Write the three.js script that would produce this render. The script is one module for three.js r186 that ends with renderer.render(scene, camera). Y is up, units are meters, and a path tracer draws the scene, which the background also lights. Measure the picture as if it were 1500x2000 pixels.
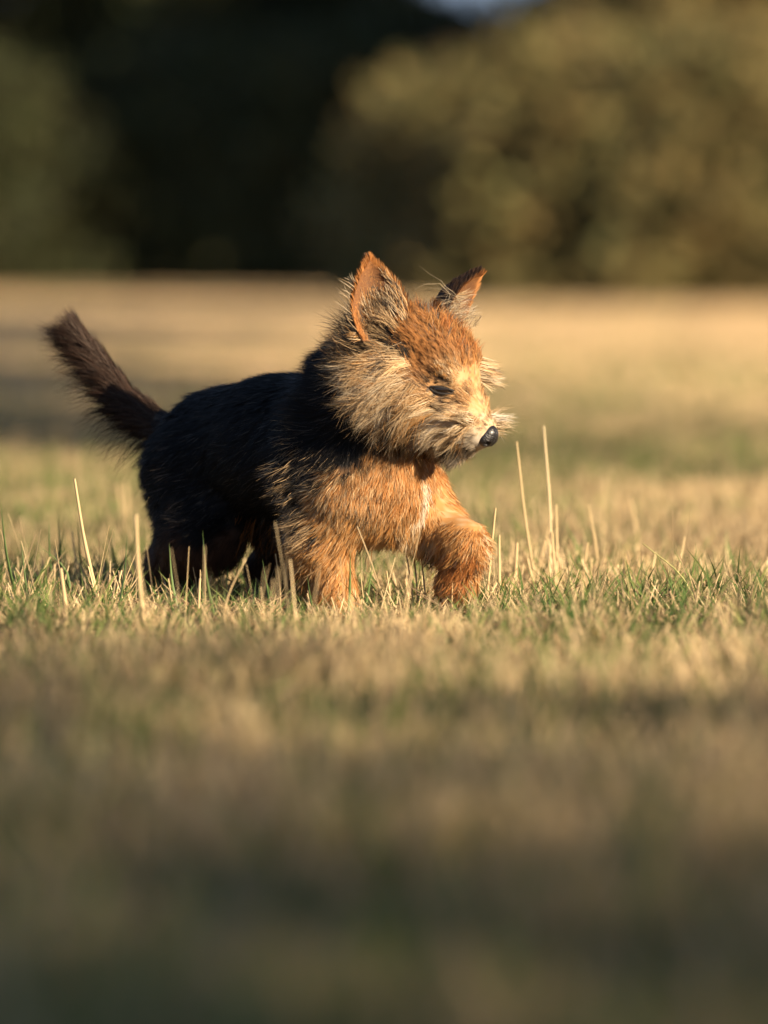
import * as THREE from 'three';
import { MarchingCubes } from 'three/addons/objects/MarchingCubes.js';
import { ImprovedNoise } from 'three/addons/math/ImprovedNoise.js';
import { mergeGeometries, mergeVertices } from 'three/addons/utils/BufferGeometryUtils.js';

// ------------------------------------------------------------------ camera, sky, sun, exposure
const scene = new THREE.Scene();
const CAM_H = 0.4536, CAM_Z = 7.2, FPX = 11111, HORIZON = 515;     // telephoto held low over a mown meadow
const camera = new THREE.PerspectiveCamera(2 * Math.atan(1000 / FPX) * 180 / Math.PI, 0.75, 0.1, 3000);
camera.position.set(0, CAM_H, CAM_Z);
camera.lookAt(0, CAM_H - (1000 - HORIZON) / FPX * 10, CAM_Z - 10);
camera.focus = 7.09;
camera.userData.fStop = 2.7;
scene.add(camera);

const SUN_AZ = 41 * Math.PI / 180, SUN_EL = 21 * Math.PI / 180;       // from the right, a little behind the camera
const sunDir = new THREE.Vector3(Math.cos(SUN_EL) * Math.cos(SUN_AZ), Math.sin(SUN_EL), Math.cos(SUN_EL) * Math.sin(SUN_AZ));
{
  const W = 512, H = 256, data = new Float32Array(W * H * 4), d = new THREE.Vector3();
  for (let j = 0; j < H; j++) for (let i = 0; i < W; i++) {
    const el = ((j + 0.5) / H - 0.5) * Math.PI, az = ((i + 0.5) / W - 0.5) * 2 * Math.PI;
    d.set(Math.cos(el) * Math.cos(az), Math.sin(el), Math.cos(el) * Math.sin(az));
    const h = Math.max(0, Math.sin(el)), k = Math.pow(1 - h, 4), c = Math.max(0, d.dot(sunDir));
    const glow = 0.5 * Math.pow(c, 6) + 0.9 * Math.pow(c, 40);
    const o = (j * W + i) * 4;
    data[o] = 0.086 + 0.115 * k + glow * 0.29;
    data[o + 1] = 0.132 + 0.12 * k + glow * 0.20;
    data[o + 2] = 0.225 + 0.10 * k + glow * 0.10;
    data[o + 3] = 1;
  }
  const sky = new THREE.DataTexture(data, W, H, THREE.RGBAFormat, THREE.FloatType);
  sky.mapping = THREE.EquirectangularReflectionMapping; sky.magFilter = THREE.LinearFilter; sky.minFilter = THREE.LinearFilter;
  sky.needsUpdate = true;
  scene.background = sky; scene.environment = sky; scene.backgroundIntensity = 1; scene.environmentIntensity = 1;
}
const sun = new THREE.DirectionalLight(new THREE.Color().setRGB(1.0, 0.80, 0.56), 5);
sun.position.copy(sunDir).multiplyScalar(120); sun.target.position.set(0, 0, -10);
sun.castShadow = true; sun.shadow.mapSize.set(4096, 4096); sun.shadow.radius = 1;
Object.assign(sun.shadow.camera, { left: -90, right: 90, top: 90, bottom: -90, near: 1, far: 400 });
scene.add(sun, sun.target);

const renderer = new THREE.WebGLRenderer({ antialias: true });
renderer.toneMapping = THREE.LinearToneMapping;
renderer.toneMappingExposure = 2.4;
renderer.shadowMap.enabled = true;

// ------------------------------------------------------------------ helpers
function rng(seed) { let a = seed >>> 0; return () => { a = (a + 0x6D2B79F5) | 0; let t = Math.imul(a ^ (a >>> 15), 1 | a); t = (t + Math.imul(t ^ (t >>> 7), 61 | t)) ^ t; return ((t ^ (t >>> 14)) >>> 0) / 4294967296; }; }
const perlin = new ImprovedNoise();
const N3 = (x, y, z) => perlin.noise(x + 37.3, y + 91.7, z + 11.1);
const fbm = (x, y, z) => N3(x, y, z) + 0.5 * N3(2.1 * x, 2.1 * y, 2.1 * z) + 0.25 * N3(4.3 * x, 4.3 * y, 4.3 * z);
const clamp = (x, a = 0, b = 1) => Math.min(b, Math.max(a, x));
const smooth = (a, b, x) => { const t = clamp((x - a) / (b - a)); return t * t * (3 - 2 * t); };
const lerp = (a, b, t) => a + (b - a) * t;
const mix3 = (a, b, t) => [lerp(a[0], b[0], t), lerp(a[1], b[1], t), lerp(a[2], b[2], t)];
const V = (x, y, z) => new THREE.Vector3(x, y, z);
const names = {};
function numbered(n) { const k = names[n] = (names[n] ?? -1) + 1; return k ? `${n}_${String(k).padStart(3, '0')}` : n; }
function tag(o, label, category, group, kind) {
  o.userData.label = label; o.userData.category = category;
  if (group) o.userData.group = group; if (kind) o.userData.kind = kind;
  return o;
}
function shade(o) { o.traverse(m => { if (m.isMesh) { m.castShadow = true; m.receiveShadow = true; } }); return o; }
function geo(pos, idx, extra = {}) {
  const g = new THREE.BufferGeometry();
  g.setAttribute('position', new THREE.BufferAttribute(pos instanceof Float32Array ? pos : new Float32Array(pos), 3));
  if (idx) g.setIndex(new THREE.BufferAttribute(idx instanceof Uint32Array ? idx : new Uint32Array(idx), 1));
  for (const k in extra) g.setAttribute(k, new THREE.BufferAttribute(extra[k] instanceof Float32Array ? extra[k] : new Float32Array(extra[k]), k === 'uv' ? 2 : 3));
  if (!extra.normal) g.computeVertexNormals();
  return g;
}
// a pixel of the view on the ground -> place in the meadow
const groundAt = (X, Y) => { const d = FPX * CAM_H / (Y - HORIZON); return V((X - 750) / FPX * d, 0, CAM_Z - d); };

// ------------------------------------------------------------------ ground
{
  const S = 512, px = new Uint8Array(S * S * 4), hx = new Uint8Array(S * S * 4), r = rng(5);
  const tile = (x, y, f) => { const a = x / S * 2 * Math.PI, b = y / S * 2 * Math.PI, R = f / (2 * Math.PI); return N3(R * Math.cos(a) + 5, R * Math.sin(a) + 9, R * Math.cos(b) + 3 * R) + N3(R * Math.sin(b) + 50, R * Math.cos(a), R * Math.sin(a) + 20); };
  for (let y = 0; y < S; y++) for (let x = 0; x < S; x++) {
    const n = 0.5 * tile(x, y, 14) + 0.35 * tile(x, y, 60), g = r();
    const t = clamp(0.5 + 0.5 * n + 0.35 * (g - 0.5)), o = (y * S + x) * 4;
    px[o] = 80 + 88 * t; px[o + 1] = 65 + 75 * t; px[o + 2] = 42 + 53 * t; px[o + 3] = 255;
    hx[o] = hx[o + 1] = hx[o + 2] = 255 * t; hx[o + 3] = 255;
  }
  const tx = (d, srgb, rep) => { const t = new THREE.DataTexture(d, S, S); t.wrapS = t.wrapT = THREE.RepeatWrapping; t.repeat.set(rep, rep); t.magFilter = THREE.LinearFilter; t.minFilter = THREE.LinearMipmapLinearFilter; t.generateMipmaps = true; if (srgb) t.colorSpace = THREE.SRGBColorSpace; t.needsUpdate = true; return t; };
  const m = new THREE.MeshStandardMaterial({ roughness: 1, map: tx(px, true, 900), bumpMap: tx(hx, false, 900), bumpScale: 0.012 });
  const g = new THREE.Mesh(new THREE.PlaneGeometry(1400, 1400, 1, 1).rotateX(-Math.PI / 2), m);
  g.name = 'meadow_ground'; g.position.z = -300; tag(g, 'flat meadow soil covered in matted dry straw', 'ground', null, 'structure');
  scene.add(shade(g));
}

// ------------------------------------------------------------------ trees
const barkMat = new THREE.MeshStandardMaterial({ color: new THREE.Color().setRGB(0.09, 0.07, 0.05), roughness: 0.95 });
const leafMat = new THREE.MeshPhysicalMaterial({ vertexColors: true, roughness: 0.85, transmission: 0.3, thickness: 0, specularIntensity: 0.3, side: THREE.DoubleSide });
function limb(out, a, b, r0, r1, sides = 7) {
  const dir = b.clone().sub(a), L = dir.length(), g = new THREE.CylinderGeometry(r1, r0, L, sides, 1, true).translate(0, L / 2, 0);
  g.applyQuaternion(new THREE.Quaternion().setFromUnitVectors(V(0, 1, 0), dir.normalize())).translate(a.x, a.y, a.z);
  out.push(g);
}
// crown of leaf clusters hung on limbs; low: height at which leaves begin, h: height, R: radius
function treeParts(seed, { h, R, low, leaves, size, tone, trunk = 0.18, open = 0.35, skirt = 0 }) {
  const r = rng(seed), wood = [], top = V((r() - 0.5) * 0.6, h * 0.86, (r() - 0.5) * 0.6);
  const segs = 6; let prev = V(0, -0.1, 0);
  const axis = [];
  for (let i = 1; i <= segs; i++) {
    const t = i / segs, p = V(top.x * t + 0.12 * N3(seed, t * 3, 1) * h * 0.2, h * 0.86 * t, top.z * t + 0.12 * N3(seed, 7, t * 3) * h * 0.2);
    limb(wood, prev, p, trunk * (1.02 - 0.95 * (i - 1) / segs), trunk * (1.02 - 0.95 * t), 9); prev = p; axis.push(p);
  }
  const clumps = [], nc = 120;
  for (let i = 0; i < nc; i++) {
    const t = skirt ? Math.pow((i + r()) / nc, 1.25) : (i + r()) / nc, y = low + (h - low) * t;
    const prof = skirt ? Math.sqrt(1 - 0.9 * t * t) : Math.pow(Math.sin(Math.PI * clamp(0.12 + 0.83 * t)), 0.7);
    const a = i * 2.39996 + r(), q = R * prof * Math.sqrt(0.2 + 0.8 * r());
    const c = V(q * Math.cos(a), y + (r() - 0.5) * 0.3 * R, q * Math.sin(a));
    const k = clamp(Math.floor((c.y / (h * 0.86)) * segs * 0.8), 0, segs - 1);
    limb(wood, axis[k], c, trunk * 0.28 * (1 - 0.7 * t), 0.015, 5);
    clumps.push([c, R * (0.2 + 0.26 * r()) * (1 - 0.3 * t)]);
  }
  const pos = new Float32Array(leaves * 12), col = new Float32Array(leaves * 12), idx = new Uint32Array(leaves * 6);
  const q = new THREE.Quaternion(), e = new THREE.Euler(), v = V();
  for (let i = 0; i < leaves; i++) {
    const [c, cr] = clumps[Math.floor(r() * clumps.length)];
    const th = r() * 2 * Math.PI, z = 2 * r() - 1, rad = cr * (open + (1 - open) * Math.cbrt(r())), s = Math.sqrt(1 - z * z);
    const p = V(c.x + rad * s * Math.cos(th), Math.max(0.05, c.y + rad * z * 0.75), c.z + rad * s * Math.sin(th));
    e.set(r() * 6.28, r() * 6.28, r() * 6.28); q.setFromEuler(e);
    const L = size * (0.6 + 0.8 * r()), w = L * 0.55, b = 0.75 + 0.5 * r() + 0.25 * N3(p.x, p.y, p.z), yl = 0.85 + 0.4 * r();
    [[0, 0], [w / 2, L * 0.5], [0, L], [-w / 2, L * 0.5]].forEach(([x, y], k) => {
      v.set(x, y, k % 2 ? 0.12 * L : 0).applyQuaternion(q).add(p);
      pos.set([v.x, v.y, v.z], (i * 4 + k) * 3); col.set([tone[0] * b * yl, tone[1] * b, tone[2] * b], (i * 4 + k) * 3);
    });
    idx.set([0, 1, 2, 0, 2, 3].map(k => i * 4 + k), i * 6);
  }
  const wg = mergeGeometries(wood.map(g => { g.deleteAttribute('uv'); return g; }));
  return [wg, geo(pos, idx, { color: col })];
}
function makeTree(name, parts, label, group, x, z, turn, s = 1, sy = 1) {
  const t = new THREE.Group(); t.name = numbered(name); t.position.set(x, 0, z); t.rotation.y = turn; t.scale.set(s, s * sy, s);
  const tr = new THREE.Mesh(parts[0], barkMat); tr.name = 'trunk'; const cr = new THREE.Mesh(parts[1], leafMat); cr.name = 'crown';
  t.add(tr, cr); tag(t, label, 'tree', group); scene.add(shade(t)); return t;
}
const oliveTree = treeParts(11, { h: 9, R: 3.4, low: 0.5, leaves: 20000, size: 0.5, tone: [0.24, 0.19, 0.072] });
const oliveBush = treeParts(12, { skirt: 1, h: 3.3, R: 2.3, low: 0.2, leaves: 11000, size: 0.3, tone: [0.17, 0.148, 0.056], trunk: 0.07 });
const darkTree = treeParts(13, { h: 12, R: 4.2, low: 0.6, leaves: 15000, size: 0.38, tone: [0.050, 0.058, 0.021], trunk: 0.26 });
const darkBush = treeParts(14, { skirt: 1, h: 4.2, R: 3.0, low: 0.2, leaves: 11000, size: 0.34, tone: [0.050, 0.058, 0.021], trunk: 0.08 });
const addedRowTree = treeParts(16, { h: 15, R: 3.3, low: 7.3, leaves: 10500, size: 0.28, tone: [0.050, 0.058, 0.021], trunk: 0.09 });
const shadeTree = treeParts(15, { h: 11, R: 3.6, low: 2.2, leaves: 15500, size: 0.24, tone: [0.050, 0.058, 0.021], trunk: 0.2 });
{
  const at = (X, d) => [(X - 750) / FPX * d, CAM_Z - d];
  // sunlit olive trees along the near edge of the wood, right
  for (const [X, d, s, t, l] of [[1700, 76, 1.05, 0.3, 'tall sunlit golden green tree at the wood edge'], [2250, 84, 1.1, 2.1, 'broad sunlit tree beside the golden one at the wood edge'], [1340, 84, 0.72, 4.0, 'slender olive tree behind the sunlit bushes']])
    makeTree('olive_tree', oliveTree, l, 'sunlit trees at the wood edge', ...at(X, d), t, s);
  for (const [X, d, s, t, l] of [[950, 66, 0.78, 1.0, 'rounded dull green bush under the gap of blue sky'], [1180, 62, 0.8, 2.6, 'rounded olive bush in front of the slender olive tree'], [1440, 61, 0.8, 4.4, 'low golden bush at the foot of the golden tree'], [1700, 61, 0.85, 5.4, 'wide golden bush before the broad sunlit tree']])
    makeTree('olive_bush', oliveBush, l, 'bushes at the wood edge', ...at(X, d), t, s);
  // dark wood set back on the left
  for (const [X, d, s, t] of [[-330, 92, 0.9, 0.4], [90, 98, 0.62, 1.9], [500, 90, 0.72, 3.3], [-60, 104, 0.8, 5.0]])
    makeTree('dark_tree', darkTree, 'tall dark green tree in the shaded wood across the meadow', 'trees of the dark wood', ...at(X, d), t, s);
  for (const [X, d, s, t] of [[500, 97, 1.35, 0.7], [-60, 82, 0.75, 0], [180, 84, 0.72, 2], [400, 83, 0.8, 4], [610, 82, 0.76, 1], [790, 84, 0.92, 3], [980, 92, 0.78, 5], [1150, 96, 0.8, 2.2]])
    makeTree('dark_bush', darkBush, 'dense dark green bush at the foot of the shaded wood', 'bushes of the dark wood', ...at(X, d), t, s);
  // trees right of the view that keep the sun off the wood
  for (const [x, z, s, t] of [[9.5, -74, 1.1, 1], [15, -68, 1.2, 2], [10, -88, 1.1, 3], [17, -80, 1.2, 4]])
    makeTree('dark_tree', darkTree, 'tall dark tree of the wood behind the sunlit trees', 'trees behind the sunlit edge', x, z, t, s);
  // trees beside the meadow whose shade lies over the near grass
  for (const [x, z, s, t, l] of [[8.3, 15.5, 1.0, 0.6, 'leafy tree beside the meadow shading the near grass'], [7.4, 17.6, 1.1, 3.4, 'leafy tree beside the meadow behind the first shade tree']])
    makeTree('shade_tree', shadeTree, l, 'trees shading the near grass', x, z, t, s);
  // unseen row of tall high-crowned trees added right of the meadow for its shade: the low sun comes in under them and their shade falls farther left
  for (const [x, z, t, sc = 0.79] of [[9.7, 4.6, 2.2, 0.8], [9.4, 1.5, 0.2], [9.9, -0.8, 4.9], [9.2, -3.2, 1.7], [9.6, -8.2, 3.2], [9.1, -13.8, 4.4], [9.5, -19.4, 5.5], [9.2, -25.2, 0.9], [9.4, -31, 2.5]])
    makeTree('added_row_tree', addedRowTree, 'unseen tall tree with a high crown added to shade the left of the meadow', 'added row of trees shading the meadow', x, z, t, sc);
}

// ------------------------------------------------------------------ the dog
const YAW = 47 * Math.PI / 180, F = V(Math.cos(YAW), 0, Math.sin(YAW)), RT = V(-Math.sin(YAW), 0, Math.cos(YAW)), DOG = V(-0.09, 0, 0);
const B = (f, y, r) => V(DOG.x + F.x * f + RT.x * r, y, DOG.z + F.z * f + RT.z * r);            // body frame: forward, up, to the dog's right
const toB = p => { const x = p.x - DOG.x, z = p.z - DOG.z; return [x * F.x + z * F.z, p.y, x * RT.x + z * RT.z]; };
const HY = 36 * Math.PI / 180, HP = 32 * Math.PI / 180, HC = V(0.058, 0.335, 0.14);
const HF = V(Math.cos(HY) * Math.cos(HP), -Math.sin(HP), Math.sin(HY) * Math.cos(HP)), HU = V(Math.cos(HY) * Math.sin(HP), Math.cos(HP), Math.sin(HY) * Math.sin(HP)), HR = V(-Math.sin(HY), 0, Math.cos(HY));
const Hd = (a, b, c) => V(HF.x * a + HU.x * b + HR.x * c, HF.y * a + HU.y * b + HR.y * c, HF.z * a + HU.z * b + HR.z * c);   // direction in the head frame
const Hp = (a, b, c) => Hd(a, b, c).add(HC);
const toH = p => { const q = p.clone().sub(HC); return [q.dot(HF), q.dot(HU), q.dot(HR)]; };

const bones = [], headBones = [];
const bone = (list, ...pts) => { for (let i = 0; i + 1 < pts.length; i++) list.push([pts[i][0], pts[i + 1][0], pts[i][1], pts[i + 1][1]]); };
bone(bones, [B(-0.160, 0.212, 0), 0.084], [B(-0.05, 0.222, 0), 0.086], [B(0.065, 0.210, 0), 0.092], [B(0.125, 0.175, 0), 0.070]);
bone(bones, [B(0.05, 0.245, 0), 0.070], [B(0.12, 0.288, 0), 0.070], [Hp(-0.025, -0.01, 0), 0.058]);
bone(bones, [B(0.115, 0.165, 0.055), 0.050], [B(0.09, 0.110, 0.062), 0.035], [B(0.105, 0.050, 0.060), 0.022], [B(0.108, 0.026, 0.06), 0.022], [B(0.128, 0.020, 0.06), 0.020]);
bone(bones, [B(0.125, 0.165, -0.055), 0.048], [B(0.160, 0.128, -0.058), 0.034], [B(0.228, 0.106, -0.052), 0.023], [B(0.214, 0.060, -0.05), 0.019], [B(0.207, 0.040, -0.05), 0.019]);
bone(bones, [B(-0.165, 0.188, 0.040), 0.072], [B(-0.14, 0.110, 0.062), 0.050], [B(-0.200, 0.066, 0.058), 0.031], [B(-0.195, 0.028, 0.056), 0.025], [B(-0.17, 0.020, 0.056), 0.020]);
bone(bones, [B(-0.155, 0.180, -0.045), 0.062], [B(-0.09, 0.105, -0.06), 0.042], [B(-0.15, 0.060, -0.056), 0.023], [B(-0.135, 0.026, -0.056), 0.021], [B(-0.11, 0.020, -0.056), 0.020]);
const TAIL = [V(-0.235, 0.228, -0.14), V(-0.285, 0.240, -0.165), V(-0.330, 0.272, -0.18), V(-0.362, 0.315, -0.19), V(-0.393, 0.356, -0.195)];
bone(bones, ...TAIL.map((p, i) => [p, [0.026, 0.016, 0.011, 0.008, 0.005][i]]));
bone(headBones, [Hp(-0.02, 0, 0), 0.054], [Hp(0.018, 0.002, 0), 0.048]);
bone(headBones, [Hp(0.03, -0.012, 0), 0.040], [Hp(0.07, -0.030, 0), 0.033], [Hp(0.106, -0.036, 0), 0.024]);
bone(headBones, [Hp(0.02, -0.045, 0), 0.032], [Hp(0.085, -0.057, 0), 0.014], [Hp(0.098, -0.057, 0), 0.012]);
bone(bones, [Hp(-0.03, -0.045, 0), 0.046], [B(0.125, 0.225, 0), 0.062]);
for (const s of [-1, 1]) { bone(headBones, [Hp(-0.012, -0.026, 0.034 * s), 0.038], [Hp(0.028, -0.034, 0.026 * s), 0.032]); bone(headBones, [Hp(0.040, 0.012, 0.020 * s), 0.018], [Hp(0.052, 0.006, 0.024 * s), 0.012]); }
function sdBones(list, p, k) {
  let d = 1e3;
  for (const [a, b, ra, rb] of list) {
    const bx = b.x - a.x, by = b.y - a.y, bz = b.z - a.z, px = p.x - a.x, py = p.y - a.y, pz = p.z - a.z;
    const t = clamp((px * bx + py * by + pz * bz) / (bx * bx + by * by + bz * bz)), x = px - bx * t, y = py - by * t, z = pz - bz * t;
    const e = Math.sqrt(x * x + y * y + z * z) - lerp(ra, rb, t), h = clamp(0.5 + 0.5 * (e - d) / k);
    d = lerp(e, d, h) - k * h * (1 - h);
  }
  return d;
}
const sdBody = p => sdBones(bones, p, 0.022), sdHead = p => sdBones(headBones, p, 0.012);
const sdAll = p => Math.min(sdBody(p), sdHead(p));
const _e = V();
function gradient(sd, p, h = 0.002) {
  return V(sd(_e.set(p.x + h, p.y, p.z)) - sd(_e.set(p.x - h, p.y, p.z)), sd(_e.set(p.x, p.y + h, p.z)) - sd(_e.set(p.x, p.y - h, p.z)), sd(_e.set(p.x, p.y, p.z + h)) - sd(_e.set(p.x, p.y, p.z - h))).normalize();
}
function surface(sd, c, half, res) {
  const mc = new MarchingCubes(res, new THREE.MeshBasicMaterial(), false, false, 120000), p = V();
  mc.isolation = 0;
  for (let k = 0; k < res; k++) for (let j = 0; j < res; j++) for (let i = 0; i < res; i++) {
    p.set((i - res / 2) / (res / 2) * half + c.x, (j - res / 2) / (res / 2) * half + c.y, (k - res / 2) / (res / 2) * half + c.z);
    mc.field[i + j * res + k * res * res] = -sd(p);
  }
  mc.update();
  const n = mc.count, pos = new Float32Array(n * 3);
  for (let i = 0; i < n * 3; i++) pos[i] = mc.positionArray[i] * half + [c.x, c.y, c.z][i % 3];
  let g = new THREE.BufferGeometry(); g.setAttribute('position', new THREE.BufferAttribute(pos, 3));
  g = mergeVertices(g, 1e-5);
  const P = g.attributes.position, nor = new Float32Array(P.count * 3), v = V();
  for (let i = 0; i < P.count; i++) { const q = gradient(sd, v.fromBufferAttribute(P, i)); nor.set([q.x, q.y, q.z], i * 3); }
  g.setAttribute('normal', new THREE.BufferAttribute(nor, 3));
  const ix = g.index.array, a = V(), b = V(), d = V(); let turn = 0;
  for (let i = 0; i < 300; i += 3) { a.fromBufferAttribute(P, ix[i]); b.fromBufferAttribute(P, ix[i + 1]).sub(a); d.fromBufferAttribute(P, ix[i + 2]).sub(a); turn += Math.sign(b.cross(d).dot(v.fromArray(nor, ix[i] * 3))); }
  if (turn < 0) for (let i = 0; i < ix.length; i += 3) { const t = ix[i]; ix[i] = ix[i + 1]; ix[i + 1] = t; }
  return g;
}
// ears: cupped leaf-shaped shells, open forwards and outwards
const EARS = [1, -1].map(s => {
  const base = s > 0 ? Hp(-0.045, 0.018, 0.060) : Hp(-0.045, 0.022, -0.064), tip = s > 0 ? V(-0.018, 0.458, base.z - 0.005) : V(0.121, 0.440, base.z - 0.02);
  const up = tip.clone().sub(base), L = up.length(); up.normalize();
  const open = s > 0 ? V(0.35, 0.12, 1) : V(1, 0.12, 0.12); open.addScaledVector(up, -open.dot(up)).normalize();
  const side = V().crossVectors(up, open);
  return { s, base, up, L, open, side };
});
const earWidth = v => 0.040 * Math.pow(Math.sin(Math.PI * clamp(0.30 + 0.70 * v, 0, 1)), 0.85) * (1 - 0.12 * v);
function earPoint(e, u, v, back) {
  const w = earWidth(v), t = 0.0035 * (1 - u * u * u * u) * (back ? -1 : 1);
  const p = e.base.clone().addScaledVector(e.up, -0.012 + (e.L + 0.012) * v).addScaledVector(e.side, w * u).addScaledVector(e.open, w * (0.75 * u * u - 0.45) + t - 0.006 * Math.sin(v * 3));
  return p;
}
function earShell(e) {
  const NU = 18, NV = 20, pos = [], idx = [];
  for (const back of [0, 1]) for (let j = 0; j <= NV; j++) for (let i = 0; i <= NU; i++) { const p = earPoint(e, i / NU * 2 - 1, j / NV, back); pos.push(p.x, p.y, p.z); }
  const at = (b, i, j) => b * (NU + 1) * (NV + 1) + j * (NU + 1) + i;
  for (const b of [0, 1]) for (let j = 0; j < NV; j++) for (let i = 0; i < NU; i++) { const q = [at(b, i, j), at(b, i + 1, j), at(b, i + 1, j + 1), at(b, i, j + 1)]; idx.push(...(b ? [q[0], q[2], q[1], q[0], q[3], q[2]] : [q[0], q[1], q[2], q[0], q[2], q[3]])); }
  const g = geo(pos, idx);
  return g;
}

// coat colours (base colours of the hair)
const BLACK = [0.0055, 0.005, 0.0055], DARK = [0.034, 0.026, 0.02], GREY = [0.13, 0.11, 0.09], RUST = [0.40, 0.16, 0.044], TAN = [0.49, 0.255, 0.086], CREAM = [0.56, 0.39, 0.21], PALE = [0.66, 0.53, 0.355], WHITE = [0.73, 0.65, 0.53], BROWN = [0.085, 0.043, 0.026];
const gauss = (x, c, w) => Math.exp(-(((x - c) / w) ** 2));
const EYE = s => { const c = Hp(0.052, -0.008, 0.031 * s), n = gradient(sdHead, c); return c.addScaledVector(n, -sdHead(c)); }, NOSE = Hp(0.124, -0.036, 0);
function bodyColour(p, r) {
  const [f, y, s] = toB(p), n = 0.02 * fbm(p.x * 30, p.y * 30, p.z * 30) + 0.012 * (r() - 0.5);
  let c = BLACK;
  const leg = smooth(0.125, 0.09, y + n);                                           // legs and belly
  c = mix3(c, mix3(BROWN, RUST, smooth(-0.1, 0.03, f + n)), leg);
  const chest = smooth(0.085, 0.13, f + 1.2 * n + 0.25 * (0.2 - y)) * smooth(0.265, 0.225, y + 1.5 * n + 0.75 * Math.max(0, s - 0.005));
  c = mix3(c, r() < 0.75 ? mix3(RUST, TAN, 0.5 + 0.4 * r()) : CREAM, chest);
  const arm = smooth(0.055, 0.085, f + n) * smooth(0.155, 0.13, y + n);
  c = mix3(c, r() < 0.8 ? TAN : CREAM, arm * 0.9);
  const edge = gauss(y + 0.6 * f, 0.24, 0.035) * smooth(0.045, 0.075, f) * smooth(0, 0.05, s);      // grizzled border over the shoulder
  if (r() < 0.45 * edge) c = mix3(GREY, CREAM, r());
  if (Math.abs(s + 0.01 + 0.4 * n) < 0.007 && f > 0.13 && y < 0.19) c = mix3(c, WHITE, 0.85);   // white streak on the chest
  if (y < 0.115 && f > 0.05 && f < 0.2 && Math.abs(s) < 0.035) c = mix3(c, PALE, 0.7);
  if (y > 0.12 && chest < 0.2 && r() < 0.07) c = mix3(c, GREY, 0.6);
  return c;
}
function headColour(p, r) {
  const [a, b, s] = toH(p), n = 0.014 * fbm(p.x * 45, p.y * 45, p.z * 45) + 0.008 * (r() - 0.5);
  let c = mix3(TAN, RUST, 0.25 + 0.5 * r());
  c = mix3(c, mix3(CREAM, TAN, 0.6 * r()), smooth(0.012, -0.03, b + n) * 0.9);              // cheeks
  if (b < -0.005 && r() < 0.22) c = mix3(GREY, BROWN, r());
  c = mix3(c, mix3(mix3(CREAM, TAN, r()), mix3(PALE, CREAM, r()), smooth(-0.008, -0.025, b + n)), smooth(0.045, 0.075, a + n));                           // muzzle
  if (a > 0.05 && r() < 0.14) c = mix3(c, BROWN, 0.6);
  c = mix3(c, WHITE, 0.7 * smooth(0.075, 0.1, a + n) * smooth(-0.025, -0.04, b));
  c = mix3(c, CREAM, 0.8 * gauss(a, 0.055, 0.018) * gauss(b, 0.014, 0.014) * smooth(0.008, 0.02, Math.abs(s)));   // brows
  if (gauss(a, -0.010, 0.02) * gauss(b, 0.0 + n, 0.017) * smooth(0.03, 0.042, Math.abs(s)) > 0.22 + 0.5 * r()) c = DARK;  // dark patch at the temple
  if (b > 0.03 && r() < 0.18) c = mix3(c, GREY, 0.6);
  const neck = smooth(-0.045, -0.07, a + 1.3 * n + 0.2 * Math.min(0, b) + 0.03 * smooth(0.02, 0.045, b));                         // runs into the black neck
  c = mix3(c, BLACK, r() < 0.12 ? 0.3 : neck);
  c = mix3(c, DARK, 0.8 * smooth(-0.06, -0.068, b + n) * smooth(0.06, 0.08, a));                 // dark lip and chin
  return c;
}

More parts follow.
